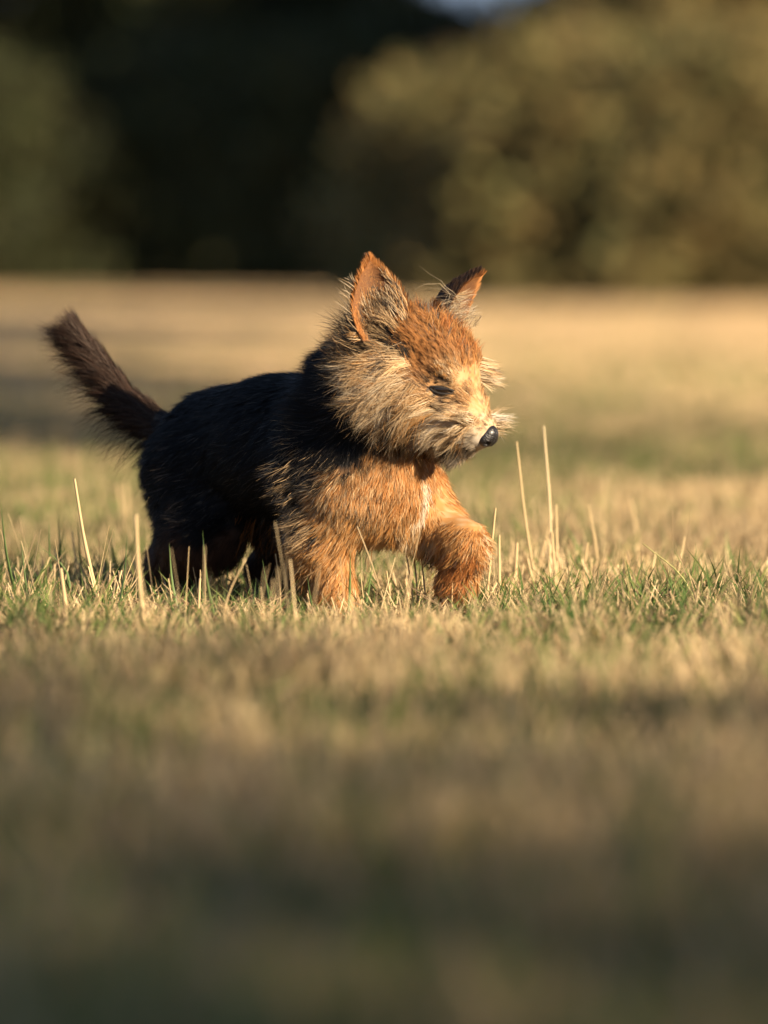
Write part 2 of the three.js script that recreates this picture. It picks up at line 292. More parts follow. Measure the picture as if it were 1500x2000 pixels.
// strands: flat tapering ribbons gathered into locks
class Strands {
  constructor(most) { this.p = new Float32Array(most * 27); this.n = new Float32Array(most * 27); this.c = new Float32Array(most * 27); this.i = new Uint32Array(most * 21); this.v = 0; this.k = 0; this.count = 0; this.most = most; }
  add(root, nor, dir0, dir1, len, width, col, r, { segs = 3, twist = 0.9, curl = 0, lock = null, pull = 0.6 } = {}) {
    if (this.count++ >= this.most) return;
    const p = root.clone(), d = V(), w = V(), nn = V(), start = this.v, ang = (r() - 0.5) * 2 * twist, ca = Math.cos(ang), sa = Math.sin(ang);
    const ph = r() * 6.28, bend = V(Math.cos(ph), Math.sin(ph) * 0.6, Math.sin(ph * 1.7)).multiplyScalar(curl);
    for (let k = 0; k <= segs; k++) {
      const t = k / segs;
      d.copy(dir0).lerp(dir1, Math.min(1, t * 1.3)).addScaledVector(bend, t * t).normalize();
      if (k) p.addScaledVector(d, len / segs);
      const q = lock ? p.clone().addScaledVector(lock, -pull * Math.pow(t, 1.2)) : p;
      w.crossVectors(d, nor).normalize(); nn.crossVectors(w, d).normalize();
      if (nn.dot(nor) < 0) { nn.negate(); w.negate(); }
      const wx = w.x * ca + nn.x * sa, wy = w.y * ca + nn.y * sa, wz = w.z * ca + nn.z * sa;
      const sn = V().copy(nn).multiplyScalar(0.55 * ca).addScaledVector(w, -0.55 * sa).addScaledVector(nor, 0.6).normalize();
      const hw = 0.5 * width * (k === segs ? 0 : 1 - 0.55 * t);
      for (const s of k === segs ? [0] : [-1, 1]) {
        const o = this.v++ * 3;
        this.p[o] = q.x + wx * hw * s; this.p[o + 1] = q.y + wy * hw * s; this.p[o + 2] = q.z + wz * hw * s;
        this.n[o] = sn.x; this.n[o + 1] = sn.y; this.n[o + 2] = sn.z;
        this.c[o] = col[0]; this.c[o + 1] = col[1]; this.c[o + 2] = col[2];
      }
    }
    for (let k = 0; k < segs; k++) {
      const a = start + k * 2;
      if (k < segs - 1) { this.i.set([a, a + 2, a + 1, a + 1, a + 2, a + 3], this.k); this.k += 6; } else { this.i.set([a, a + 2, a + 1], this.k); this.k += 3; }
    }
  }
  mesh(name, mat, parent) {
    const g = geo(this.p.slice(0, this.v * 3), this.i.slice(0, this.k), { normal: this.n.slice(0, this.v * 3), color: this.c.slice(0, this.v * 3) });
    // winding that agrees with the shading normals
    const P = g.attributes.position.array, Nn = g.attributes.normal.array, I = g.index.array;
    for (let i = 0; i < I.length; i += 3) {
      const a = I[i] * 3, b = I[i + 1] * 3, c = I[i + 2] * 3;
      const ux = P[b] - P[a], uy = P[b + 1] - P[a + 1], uz = P[b + 2] - P[a + 2], vx = P[c] - P[a], vy = P[c + 1] - P[a + 1], vz = P[c + 2] - P[a + 2];
      if ((uy * vz - uz * vy) * Nn[a] + (uz * vx - ux * vz) * Nn[a + 1] + (ux * vy - uy * vx) * Nn[a + 2] < 0) { const t = I[i + 1]; I[i + 1] = I[i + 2]; I[i + 2] = t; }
    }
    const m = new THREE.Mesh(g, mat); m.name = name; m.userData.kind = 'stuff'; parent.add(m); return m;
  }
}
const hash = (i, j, k, s) => { let h = Math.imul(i, 374761393) ^ Math.imul(j, 668265263) ^ Math.imul(k, 1274126177) ^ Math.imul(s, 2246822519); h = Math.imul(h ^ (h >>> 13), 1274126177); return ((h ^ (h >>> 16)) >>> 0) / 4294967296; };
let lockId = 0;                            // 0..1, the same for all strands of the lock found last
function lockOffset(p, cell) {            // from the centre of the nearest lock to p
  const ci = Math.floor(p.x / cell), cj = Math.floor(p.y / cell), ck = Math.floor(p.z / cell); let best = 1e9; const o = V();
  for (let i = -1; i <= 1; i++) for (let j = -1; j <= 1; j++) for (let k = -1; k <= 1; k++) {
    const a = ci + i, b = cj + j, c = ck + k, x = p.x - (a + hash(a, b, c, 1)) * cell, y = p.y - (b + hash(a, b, c, 2)) * cell, z = p.z - (c + hash(a, b, c, 3)) * cell, d = x * x + y * y + z * z;
    if (d < best) { best = d; o.set(x, y, z); lockId = hash(a, b, c, 4); }
  }
  return o;
}
function scatter(g, perM2, r, fn) {
  const P = g.attributes.position, Nn = g.attributes.normal, I = g.index.array, a = V(), b = V(), c = V(), na = V(), nb = V(), nc = V(), ab = V(), ac = V();
  for (let t = 0; t < I.length; t += 3) {
    a.fromBufferAttribute(P, I[t]); b.fromBufferAttribute(P, I[t + 1]); c.fromBufferAttribute(P, I[t + 2]);
    const area = ab.subVectors(b, a).cross(ac.subVectors(c, a)).length() / 2;
    let n = area * perM2; n = Math.floor(n) + (r() < n % 1 ? 1 : 0);
    if (!n) continue;
    na.fromBufferAttribute(Nn, I[t]); nb.fromBufferAttribute(Nn, I[t + 1]); nc.fromBufferAttribute(Nn, I[t + 2]);
    for (let k = 0; k < n; k++) {
      let u = r(), v = r(); if (u + v > 1) { u = 1 - u; v = 1 - v; }
      fn(a.clone().multiplyScalar(1 - u - v).addScaledVector(b, u).addScaledVector(c, v), na.clone().multiplyScalar(1 - u - v).addScaledVector(nb, u).addScaledVector(nc, v).normalize());
    }
  }
}

const dog = new THREE.Group(); dog.name = 'dog';
tag(dog, 'small scruffy black and tan terrier stepping through the grass with one forepaw raised', 'dog');
const furMat = new THREE.MeshPhysicalMaterial({ vertexColors: true, roughness: 0.62, transmission: 0.35, thickness: 0, specularIntensity: 0.32, side: THREE.DoubleSide });
const skinMat = new THREE.MeshStandardMaterial({ vertexColors: true, roughness: 0.9 });
const bodyGeo = surface(sdBody, V(-0.1, 0.2, 0), 0.36, 92), headGeo = surface(sdHead, Hp(0.03, -0.02, 0), 0.125, 72), earGeos = EARS.map(earShell);
{
  const r = rng(21), v = V(), paint = (g, fn) => { const P = g.attributes.position, c = new Float32Array(P.count * 3); for (let i = 0; i < P.count; i++) c.set(fn(v.fromBufferAttribute(P, i), r).map(x => x * 0.8), i * 3); g.setAttribute('color', new THREE.BufferAttribute(c, 3)); };
  paint(bodyGeo, bodyColour); paint(headGeo, headColour); earGeos.forEach((g, k) => { paint(g, () => mix3(BROWN, RUST, 0.35)); });
  const m = new THREE.Mesh(mergeGeometries([bodyGeo, headGeo, ...earGeos].map(g => g.clone())), skinMat); m.name = 'body'; dog.add(m);
}
// body coat
{
  const S = new Strands(310000), r = rng(31);
  scatter(bodyGeo, 800000, r, (p, n) => {
    if (sdHead(p) < 0.002) return;
    const [f, y, s] = toB(p), tail = p.x < -0.262 && y > 0.2 && TAIL.some((a, i) => i > 0 && i < TAIL.length - 1 && sdBones([[a, TAIL[i + 1], 0.028, 0.02]], p, 0.001) < 0);
    if (tail) return;
    if (s < -0.02 && f < 0.1 && r() < 0.45) return;                        // far flank: thinner
    const coarse = 0.5 * N3(p.x * 22, p.y * 22, p.z * 22), neck = smooth(0.22, 0.27, y) * smooth(0.03, 0.10, f), leg = smooth(0.115, 0.08, y);
    let len = lerp(0.024, 0.046, neck); len = lerp(len, 0.018, leg);
    if (y < 0.04) len = 0.013;
    const chest = smooth(0.11, 0.15, f) * smooth(0.1, 0.14, y);
    len = lerp(len, 0.019, chest * (1 - neck));
    const flow = F.clone().multiplyScalar(lerp(-0.85, -0.15, Math.max(leg, chest))); flow.y = lerp(-0.5, -1, Math.max(leg, chest)) + 0.5 * neck;
    flow.addScaledVector(RT, 0.35 * Math.sign(s) * Math.min(1, Math.abs(s) / 0.05) + 0.3 * coarse);
    flow.y += 0.7 * N3(p.x * 30, p.y * 30 + 9, p.z * 30); flow.x += 0.7 * N3(p.x * 30 + 4, p.y * 30, p.z * 30);
    if (neck > 0.3) flow.addScaledVector(V(-0.5, 0.25, 0.1), neck);
    if (f > 0.19 && y < 0.13) { flow.set(-0.35 + 0.5 * N3(p.x * 40, p.y * 40, p.z * 40), -0.9, 0.15); len = 0.018; }       // raised forearm: fringe hanging back
    flow.addScaledVector(n, -flow.dot(n) * 0.85).normalize();
    const lift = lerp(0.42, 0.75, neck) + 0.25 * r();
    const d0 = flow.clone().addScaledVector(n, lift).normalize(), d1 = flow.clone().addScaledVector(n, 0.12).add(V(-0.1, -0.15, 0)).normalize();
    d0.x += 0.55 * (r() - 0.5); d0.y += 0.55 * (r() - 0.5); d0.z += 0.55 * (r() - 0.5); d1.x += 0.35 * (r() - 0.5); d1.y += 0.35 * (r() - 0.5); d1.z += 0.35 * (r() - 0.5);
    const hq = toH(p), crown = smooth(0.0, 0.025, hq[1]) * smooth(-0.11, -0.075, hq[0]); if (crown > 0.3) len = lerp(len, 0.014, crown);
    const lk = lockOffset(p, 0.010 + 0.003 * hash(1, 2, Math.floor(p.y * 90), 5)), L = len * (0.6 + 0.55 * r() + 0.4 * (lockId - 0.4)) * (1 + 0.3 * coarse), k = (0.75 + 0.5 * r()) * (0.78 + 0.42 * lockId), c = (r() < crown ? mix3(TAN, GREY, r()) : bodyColour(p, r)).map(x => x * k);
    S.add(p.addScaledVector(n, -0.002), n, d0, d1, L, 0.00078 * (0.6 + 0.7 * r()), c, r, { curl: 0.4, lock: lk, pull: (0.3 + 0.5 * r()) * (1 - 0.45 * Math.max(chest, leg)) });
  });
  // fringes: belly, backs of the legs, wrist of the raised foreleg
  const fringe = (pt, dir, n, spread, len, cols) => {
    for (let i = 0; i < n; i++) {
      const p = pt.clone().add(V((r() - 0.5) * spread, (r() - 0.5) * spread, (r() - 0.5) * spread)), nn = gradient(sdBody, p);
      p.addScaledVector(nn, -sdBody(p) - 0.002);
      const d = dir.clone().normalize(), d0 = d.clone().addScaledVector(nn, 0.5).normalize(); d0.x += 0.25 * (r() - 0.5); d0.y += 0.25 * (r() - 0.5);
      const lk = lockOffset(p, 0.012), c = cols[Math.floor((r() < 0.7 ? lockId : r()) * cols.length)], k = 0.75 + 0.5 * r();
      S.add(p, nn, d0, d, len * (0.5 + 0.7 * r()), 0.0008, c.map(x => x * k), r, { segs: 4, curl: 0.7, lock: lk, pull: 0.3 + 0.5 * r() });
    }
  };
  for (let t = 0; t <= 1; t += 0.1) {
    fringe(B(lerp(0.16, 0.24, t), lerp(0.10, 0.09, t), -0.05), V(-0.3, -1, 0.1), 110, 0.022, 0.022, [RUST, TAN, BROWN, CREAM]);
    fringe(B(0.235 - 0.02 * t, lerp(0.10, 0.05, t), -0.048), V(-0.55, -0.8, 0.2), 170, 0.018, 0.026, [RUST, TAN, RUST, BROWN]);
    fringe(B(0.25 - 0.02 * t, lerp(0.125, 0.07, t), -0.052), V(0.5, -0.7, 0.1), 70, 0.02, 0.016, [TAN, CREAM, RUST, PALE]);
    fringe(B(0.085, lerp(0.05, 0.12, t), 0.065), V(-0.6, -0.8, 0.1), 90, 0.02, 0.028, [TAN, CREAM, RUST]);
    fringe(B(lerp(-0.1, 0.1, t), 0.11, 0.02), V(-0.4, -0.9, 0), 150, 0.05, 0.04, [DARK, BROWN, GREY, RUST]);
    fringe(B(lerp(0.10, 0.055, t), lerp(0.12, 0.20, t), 0.085), V(-0.75, -0.45, 0.2), 150, 0.03, 0.036, [GREY, CREAM, DARK, BLACK, CREAM]);
    fringe(B(0.17, lerp(0.09, 0.13, t), 0), V(-0.2, -1, 0.1), 70, 0.03, 0.024, [PALE, CREAM, TAN]);
  }
  S.mesh('coat', furMat, dog);
}
// tail feathering
{
  const S = new Strands(24000), r = rng(41), n0 = TAIL.length - 1;
  for (let i = 0; i < 22000; i++) {
    const t = Math.pow(r(), 0.85) * 0.999, k = Math.floor(t * n0), u = t * n0 - k, a = TAIL[k], b = TAIL[k + 1], p = a.clone().lerp(b, u), ax = b.clone().sub(a).normalize();
    const th = r() * 6.283, e1 = V(0, 0, 1).addScaledVector(ax, -ax.z).normalize(), e2 = V().crossVectors(ax, e1), rad = e1.clone().multiplyScalar(Math.cos(th)).addScaledVector(e2, Math.sin(th));
    p.addScaledVector(rad, lerp(0.018, 0.006, t));
    const under = V(-0.75, -0.66, 0).dot(rad), out = Math.max(0, under);
    const d0 = ax.clone().multiplyScalar(0.9).addScaledVector(rad, 0.32), d1 = ax.clone().multiplyScalar(0.75).addScaledVector(rad, 0.25).addScaledVector(V(-0.8, -0.1, -0.1), 0.45 + 0.9 * out * (1 - 0.5 * t));
    d1.y -= 0.5 * out * (1 - t); d0.x += 0.3 * (r() - 0.5); d0.y += 0.3 * (r() - 0.5);
    const L = lerp(0.026, 0.046, t) * (0.3 + 0.95 * r()) + out * 0.075 * r() * r() * r() * (1 - 0.3 * t), c = r() < 0.25 ? mix3(BROWN, GREY, r() * 0.7) : mix3(BLACK, BROWN, 0.2 + 0.5 * r());
    S.add(p, rad, d0.normalize(), d1.normalize(), L, 0.0008 * (0.6 + 0.6 * r()), c, r, { segs: 4, curl: 0.4, lock: lockOffset(p, 0.014), pull: 0.2 + 0.6 * r(), twist: 1.2 });
  }
  for (let i = 0; i < 420; i++) {
    const t = r() * 0.97, k = Math.floor(t * n0), p = TAIL[k].clone().lerp(TAIL[k + 1], t * n0 - k).add(V((r() - 0.5) * 0.03, (r() - 0.5) * 0.03, (r() - 0.5) * 0.02)), d0 = V(-0.8, lerp(-0.5, 0.3, t) + 0.4 * (r() - 0.5), 0.2 * (r() - 0.5)).normalize(), d1 = V(-0.7, lerp(-1.1, 0.1, t) + 0.5 * (r() - 0.5), 0).normalize();
    S.add(p, V(-0.5, -0.3, 0.8), d0, d1, 0.05 + 0.055 * r() * (1.2 - t), 0.0006, mix3(BLACK, BROWN, 0.7 * r()), r, { segs: 4, curl: 0.5, lock: lockOffset(p, 0.012), pull: 0.5, twist: 1.2 });
  }
  S.mesh('tail_feathering', furMat, dog);
}
// head hair
{
  const S = new Strands(200000), r = rng(51), eyeR = EYE(1), eyeL = EYE(-1), col = (p) => { const k = (0.75 + 0.45 * r()) * (0.78 + 0.4 * lockId); return headColour(p, r).map(x => Math.min(0.9, x * k)); };
  scatter(headGeo, 1800000, r, (p, n) => {
    if (sdBody(p) < -0.004) return;
    const [a, b, s] = toH(p), de = Math.min(...[eyeR, eyeL].map(e => { const q = p.clone().sub(e), u = q.dot(HF); return Math.sqrt(0.42 * u * u + Math.max(0, q.lengthSq() - u * u)); })), dn = p.distanceTo(NOSE);
    if (dn < 0.017) return;
    const ss = Math.sign(s) * Math.min(1, Math.abs(s) / 0.02), muz = smooth(0.045, 0.075, a), cheek = smooth(0.0, -0.03, b) * (1 - muz), back = smooth(-0.02, -0.06, a);
    let len = 0.013;
    len = lerp(len, 0.040, cheek); len = lerp(len, 0.054, back * smooth(0.04, -0.01, b)); len = lerp(len, lerp(0.014, 0.028, smooth(-0.02, -0.045, b)), muz);
    len *= smooth(0.016, 0.032, dn) * 0.6 + 0.4;
    let flow = Hd(-0.75, 0.45, 0.3 * ss);                                         // forehead: up and back
    if (b > 0.02 && a > 0.02) flow = Hd(-0.5, 0.8, 0.25 * ss);
    flow.lerp(Hd(-0.5, -0.65, 0.4 * ss), cheek);
    flow.lerp(Hd(-0.7, -0.2 - 0.55 * smooth(-0.02, -0.045, b), 0.55 * ss), muz);
    if (b < -0.055) flow = Hd(0.1, -0.95, 0.2 * ss);
    flow.addScaledVector(Hd(N3(p.x * 40, p.y * 40, p.z * 40), N3(p.x * 40 + 7, p.y * 40, p.z * 40), N3(p.x * 40, p.y * 40 + 5, p.z * 40)), 0.6);
    flow.addScaledVector(n, -flow.dot(n) * 0.8).normalize();
    const up = lerp(0.35, 0.55, cheek) + 0.3 * r();
    const d0 = flow.clone().addScaledVector(n, up).normalize(), d1 = flow.clone().addScaledVector(n, 0.18).add(V(-0.18, -0.16 * cheek, 0)).normalize();
    d0.x += 0.35 * (r() - 0.5); d0.y += 0.35 * (r() - 0.5); d0.z += 0.35 * (r() - 0.5);
    const lk = lockOffset(p, cheek > 0.4 ? 0.013 : muz > 0.5 ? 0.009 : 0.0065); let c = col(p); len *= 0.75 + 0.5 * lockId;
    if (de < 0.016) { len = Math.min(len, 0.004 + 1.2 * Math.max(0, de - 0.007)); if (de < 0.0092 || r() < smooth(0.0165, 0.010, de)) c = mix3(c, DARK, 0.85); }
    S.add(p.addScaledVector(n, -0.0015), n, d0, d1, len * (0.6 + 0.65 * r()), 0.00066 * (0.6 + 0.7 * r()), c, r, { curl: lerp(0.3, 0.7, cheek), lock: lk, pull: 0.35 + 0.5 * r() });
  });
  const tuft = (q, dir, n, spread, len, cols, { lift = 0.4, curl = 0.6, w = 0.0007, pull = 0.75, cell = 0.012 } = {}) => {
    for (let i = 0; i < n; i++) {
      const p = Hp(q[0] + (r() - 0.5) * spread, q[1] + (r() - 0.5) * spread, q[2] + (r() - 0.5) * spread), nn = gradient(sdHead, p);
      p.addScaledVector(nn, -sdHead(p) - 0.001);
      if (p.distanceTo(eyeR) < 0.0125 || p.distanceTo(eyeL) < 0.0125) continue;
      const d = Hd(...dir).normalize(), d0 = d.clone().addScaledVector(nn, lift); d0.x += 0.35 * (r() - 0.5); d0.y += 0.35 * (r() - 0.5); d0.z += 0.35 * (r() - 0.5);
      const lk = lockOffset(p, cell), li = lockId, c = cols[Math.floor((r() < 0.75 ? li : r()) * cols.length)], k = (0.8 + 0.35 * r()) * (0.7 + 0.5 * ((li * 7.3) % 1));
      const wob = V(((li * 13.7) % 1) - 0.5, ((li * 29.1) % 1) - 0.5, ((li * 5.9) % 1) - 0.5).multiplyScalar(0.9); d0.addScaledVector(wob, 0.6); d.addScaledVector(wob, 0.8).normalize();
      S.add(p, nn, d0.normalize(), d, len * (0.5 + 0.45 * r() + 0.35 * ((li * 3.1) % 1)), w, c.map(x => Math.min(0.9, x * k)), r, { segs: 4, curl, lock: lk, pull: pull * (0.55 + 0.45 * r()) });
    }
  };
  for (const s of [-1, 1]) {
    if (s < 0) tuft([0.052, 0.016, 0.026 * s], [0.75, 0.1, 0.6 * s], 420, 0.022, 0.032, [PALE, WHITE, CREAM], { lift: 0.5 });
    else tuft([0.050, 0.012, 0.026 * s], [-0.35, 0.35, 0.5 * s], 380, 0.024, 0.017, [CREAM, TAN, PALE], { lift: 0.2, cell: 0.008 });             // brows
    tuft([0.095, -0.032, 0.018 * s], [0.1, 0.0, 1 * s], 300, 0.02, 0.042, [PALE, WHITE, CREAM], { lift: 0.6 });                  // whiskers beside the nose
    for (let t = 0; t <= 1; t += 0.125) {
      tuft([lerp(0.09, 0.03, t), lerp(-0.045, -0.04, t), 0.024 * s], [-0.3, -0.72, 0.5 * s], 480, 0.024, lerp(0.038, 0.062, t), t < 0.5 ? [WHITE, PALE, PALE, CREAM] : [PALE, CREAM, CREAM, TAN], {});       // moustache swept back
      tuft([lerp(0.03, -0.035, t), lerp(-0.045, -0.005, t), 0.052 * s], [-0.4, -0.7, 0.45 * s], 600, 0.036, 0.068, [CREAM, PALE, TAN, PALE, GREY, CREAM], { curl: 0.9, lift: 0.7 });         // cheek ruff
      tuft([lerp(-0.03, -0.06, t), lerp(-0.05, 0.03, t), 0.05 * s], [-0.8, -0.45 + 0.8 * t, 0.35 * s], s < 0 && t > 0.45 ? 0 : 540, 0.045, t > 0.6 ? 0.045 : 0.07, t > 0.4 ? [BLACK, DARK, GREY, CREAM] : [CREAM, DARK, TAN, GREY, BLACK], { curl: 0.9, lift: 0.8 });
    }
  }
  for (let t = 0; t <= 1; t += 0.125) {
    tuft([lerp(0.085, -0.01, t), -0.06, 0], [0.25, -0.92, 0.22], 620, 0.045, lerp(0.02, 0.065, t), [CREAM, TAN, GREY, DARK], { curl: 0.7, cell: 0.016 });
    for (const s of [-1, 1]) tuft([lerp(0.04, -0.05, t), -0.055, 0.035 * s], [0.1, -0.95, 0.28 * s], 430, 0.04, lerp(0.05, 0.075, t), t > 0.6 ? [DARK, BLACK, GREY, CREAM, BLACK] : [CREAM, TAN, GREY, TAN, DARK], { curl: 0.8, cell: 0.016, lift: 0.6 });    // beard and throat
    tuft([lerp(0.05, -0.03, t), 0.05, 0], [-0.3, 0.8, 0.2 * (r() - 0.5)], 110, 0.05, 0.018, [TAN, RUST, TAN, RUST, GREY], { lift: 0.5, pull: 0.3 });  // crest
  }
  S.mesh('head_hair', furMat, dog);
}
// ear hair
{
  const S = new Strands(46000), r = rng(61);
  for (const e of EARS) {
    for (let i = 0; i < 16000; i++) {
      const back = r() < 0.5 ? 1 : 0, v = Math.pow(r(), 0.85), u = (r() * 2 - 1) * 0.98, p = earPoint(e, u, v, back), n = e.open.clone().multiplyScalar(back ? -1 : 1).addScaledVector(e.side, (back ? 1 : -1) * u * 0.8).normalize();
      const d = e.up.clone().addScaledVector(e.side, 0.35 * u), d0 = d.clone().addScaledVector(n, 0.35); d0.x += 0.3 * (r() - 0.5); d0.y += 0.3 * (r() - 0.5); d0.z += 0.3 * (r() - 0.5); d0.addScaledVector(n, 0.3 * r());
      const rim = smooth(0.55, 0.85, Math.abs(u)) + smooth(0.72, 0.95, v), k = 0.75 + 0.5 * r();
      let c = back ? mix3(DARK, mix3(RUST, BROWN, r()), 0.3) : mix3(r() < 0.6 ? mix3(GREY, BROWN, r()) : TAN, mix3(RUST, TAN, 0.6 * r()), clamp(rim));
      S.add(p, n, d0.normalize(), d.normalize(), 0.009 * (0.6 + 0.7 * r()), 0.0008, c.map(x => x * k), r, { lock: lockOffset(p, 0.006), pull: 0.4 });
    }
    const long = (n, u0, u1, v0, v1, dir, len, cols, curl = 0.35) => {
      for (let i = 0; i < n; i++) {
        const u = lerp(u0, u1, r()), v = lerp(v0, v1, r()), p = earPoint(e, u, v, 0), d = dir.clone().normalize(), d0 = e.open.clone().multiplyScalar(0.5).add(d); d0.x += 0.4 * (r() - 0.5); d0.y += 0.4 * (r() - 0.5); d0.z += 0.3 * (r() - 0.5);
        const c = cols[Math.floor(r() * cols.length)], k = 0.8 + 0.35 * r();
        S.add(p, e.open, d0.normalize(), d, len * (0.45 + 0.7 * r()), 0.0008, c.map(x => x * k), r, { segs: 4, curl: curl + 0.25, lock: lockOffset(p, 0.009), pull: 0.15 + 0.5 * r() });
      }
    };
    const sd = e.side;
    if (e.s > 0) {
      long(420, -0.2, 0.9, 0.0, 0.3, e.up.clone().addScaledVector(sd, 0.15).addScaledVector(V(-1, 0.3, 0), 0.7), 0.045, [CREAM, PALE, TAN, PALE, BROWN]);
      long(45, -0.95, -0.5, 0.05, 0.7, V(-0.7, 0.6, 0.1), 0.034, [PALE, GREY, CREAM]);
      long(220, 0.7, 0.95, 0.1, 0.75, V(-0.4, 0.6, 0), 0.022, [TAN, CREAM, GREY]);
      long(220, -0.9, 0.9, 0.0, 0.14, V(-0.7, -0.1, 0.25), 0.022, [TAN, CREAM, PALE]);
    } else {
      long(700, -0.9, 0.9, 0.02, 0.5, V(0.9, 0.15, 0.2), 0.034, [WHITE, PALE, CREAM]);
      long(260, -0.9, 0.9, 0.0, 0.2, V(0.8, -0.3, 0.3), 0.036, [WHITE, PALE, CREAM]);
    }
  }
  // a few stray hairs blown off the crown
  for (let i = 0; i < 70; i++) { const p = Hp(-0.02 + 0.05 * (r() - 0.5), 0.05, -0.05 + 0.03 * (r() - 0.5)); S.add(p, HU, Hd(0.1 + r() * 0.3, 1, -0.2).normalize(), V(-0.9, 0.3 - r(), 0.1).normalize(), 0.035 + 0.05 * r(), 0.0005, mix3(DARK, PALE, r()), r, { segs: 4, curl: 0.9, twist: 1.5 }); }
  S.mesh('ear_hair', furMat, dog);
}
// nose, eyes, lips
{
  const nostril = [1, -1].map(s => [Hp(0.1325, -0.0395, 0.0085 * s), 0.0042]), K = [[Hp(0.122, -0.031, 0), 0.0125], [Hp(0.124, -0.037, 0.006), 0.0095], [Hp(0.124, -0.037, -0.006), 0.0095], [Hp(0.121, -0.044, 0), 0.006]];
  const sd = p => { let d = 1; for (const [c, R] of K) { const e = p.distanceTo(c) - R, h = clamp(0.5 + 0.5 * (e - d) / 0.005); d = lerp(e, d, h) - 0.005 * h * (1 - h); } for (const [c, R] of nostril) d = Math.max(d, -(p.distanceTo(c) - R)); const q = toH(p); return Math.max(d, Math.min(0.0005 - Math.abs(q[2]), 0.0) + Math.max(0, q[0] - 0.13) * 0); };
  const ng = surface(sd, Hp(0.123, -0.036, 0), 0.024, 56); const S = 128, hx = new Uint8Array(S * S * 4); for (let i = 0; i < S * S; i++) { const v = 128 + 120 * N3((i % S) / 6, Math.floor(i / S) / 6, 2); hx.set([v, v, v, 255], i * 4); }
  const P = ng.attributes.position, uv = new Float32Array(P.count * 2), v = V(); for (let i = 0; i < P.count; i++) { const q = toH(v.fromBufferAttribute(P, i)); uv[2 * i] = q[2] * 30; uv[2 * i + 1] = q[1] * 30; } ng.setAttribute('uv', new THREE.BufferAttribute(uv, 2));
  const t = new THREE.DataTexture(hx, S, S); t.wrapS = t.wrapT = THREE.RepeatWrapping; t.magFilter = THREE.LinearFilter; t.needsUpdate = true;
  const nose = new THREE.Mesh(ng, new THREE.MeshPhysicalMaterial({ color: new THREE.Color().setRGB(0.012, 0.011, 0.012), roughness: 0.42, clearcoat: 0.3, clearcoatRoughness: 0.25, bumpMap: t, bumpScale: 0.0012 })); nose.name = 'nose'; nose.userData.label = 'shiny black nose'; dog.add(nose);
  const eyeMat = new THREE.MeshPhysicalMaterial({ color: new THREE.Color().setRGB(0.012, 0.007, 0.005), roughness: 0.06, clearcoat: 1 }), lidMat = new THREE.MeshStandardMaterial({ color: new THREE.Color().setRGB(0.014, 0.011, 0.010), roughness: 0.8 });
  for (const s of [1, -1]) {
    const c = EYE(s), n = gradient(sdHead, c), on = c.clone().addScaledVector(n, -sdHead(c));
    const ax = HF.clone().multiplyScalar(0.85).addScaledVector(HU, 0.32); ax.addScaledVector(n, -ax.dot(n)).normalize(); const ay = V().crossVectors(n, ax), M = new THREE.Matrix4().makeBasis(ax, ay, n).setPosition(on);
    const eye = new THREE.Mesh(new THREE.SphereGeometry(1, 32, 20).scale(0.0118, 0.0052, 0.0054), eyeMat); eye.name = 'eye'; eye.applyMatrix4(M); dog.add(eye);
    const pts = []; for (let i = 0; i < 28; i++) { const a = i / 28 * 6.2832; pts.push(V(0.0145 * Math.cos(a), 0.0044 * Math.sin(a) * (Math.sin(a) > 0 ? 0.75 : 1) + 0.0012 * Math.cos(a) * -1, 0.0036 - 0.0022 * Math.cos(a) ** 2)); }
    const lid = new THREE.Mesh(new THREE.TubeGeometry(new THREE.CatmullRomCurve3(pts, true), 60, 0.0017, 8, true), lidMat); lid.name = 'eyelid'; eye.add(lid); lid.matrixAutoUpdate = true;
  }
  const lip = []; for (let i = -10; i <= 10; i++) { const u = i / 10, q = Hp(0.104 - 0.045 * u * u, -0.052 - 0.006 * Math.abs(u), 0.026 * Math.sin(u * 1.4)), n = gradient(sdHead, q); lip.push(q.addScaledVector(n, -sdHead(q) + 0.002)); }
  const mouth = new THREE.Mesh(new THREE.TubeGeometry(new THREE.CatmullRomCurve3(lip), 50, 0.0042, 8), lidMat); mouth.name = 'mouth'; dog.add(mouth);
}
scene.add(shade(dog));

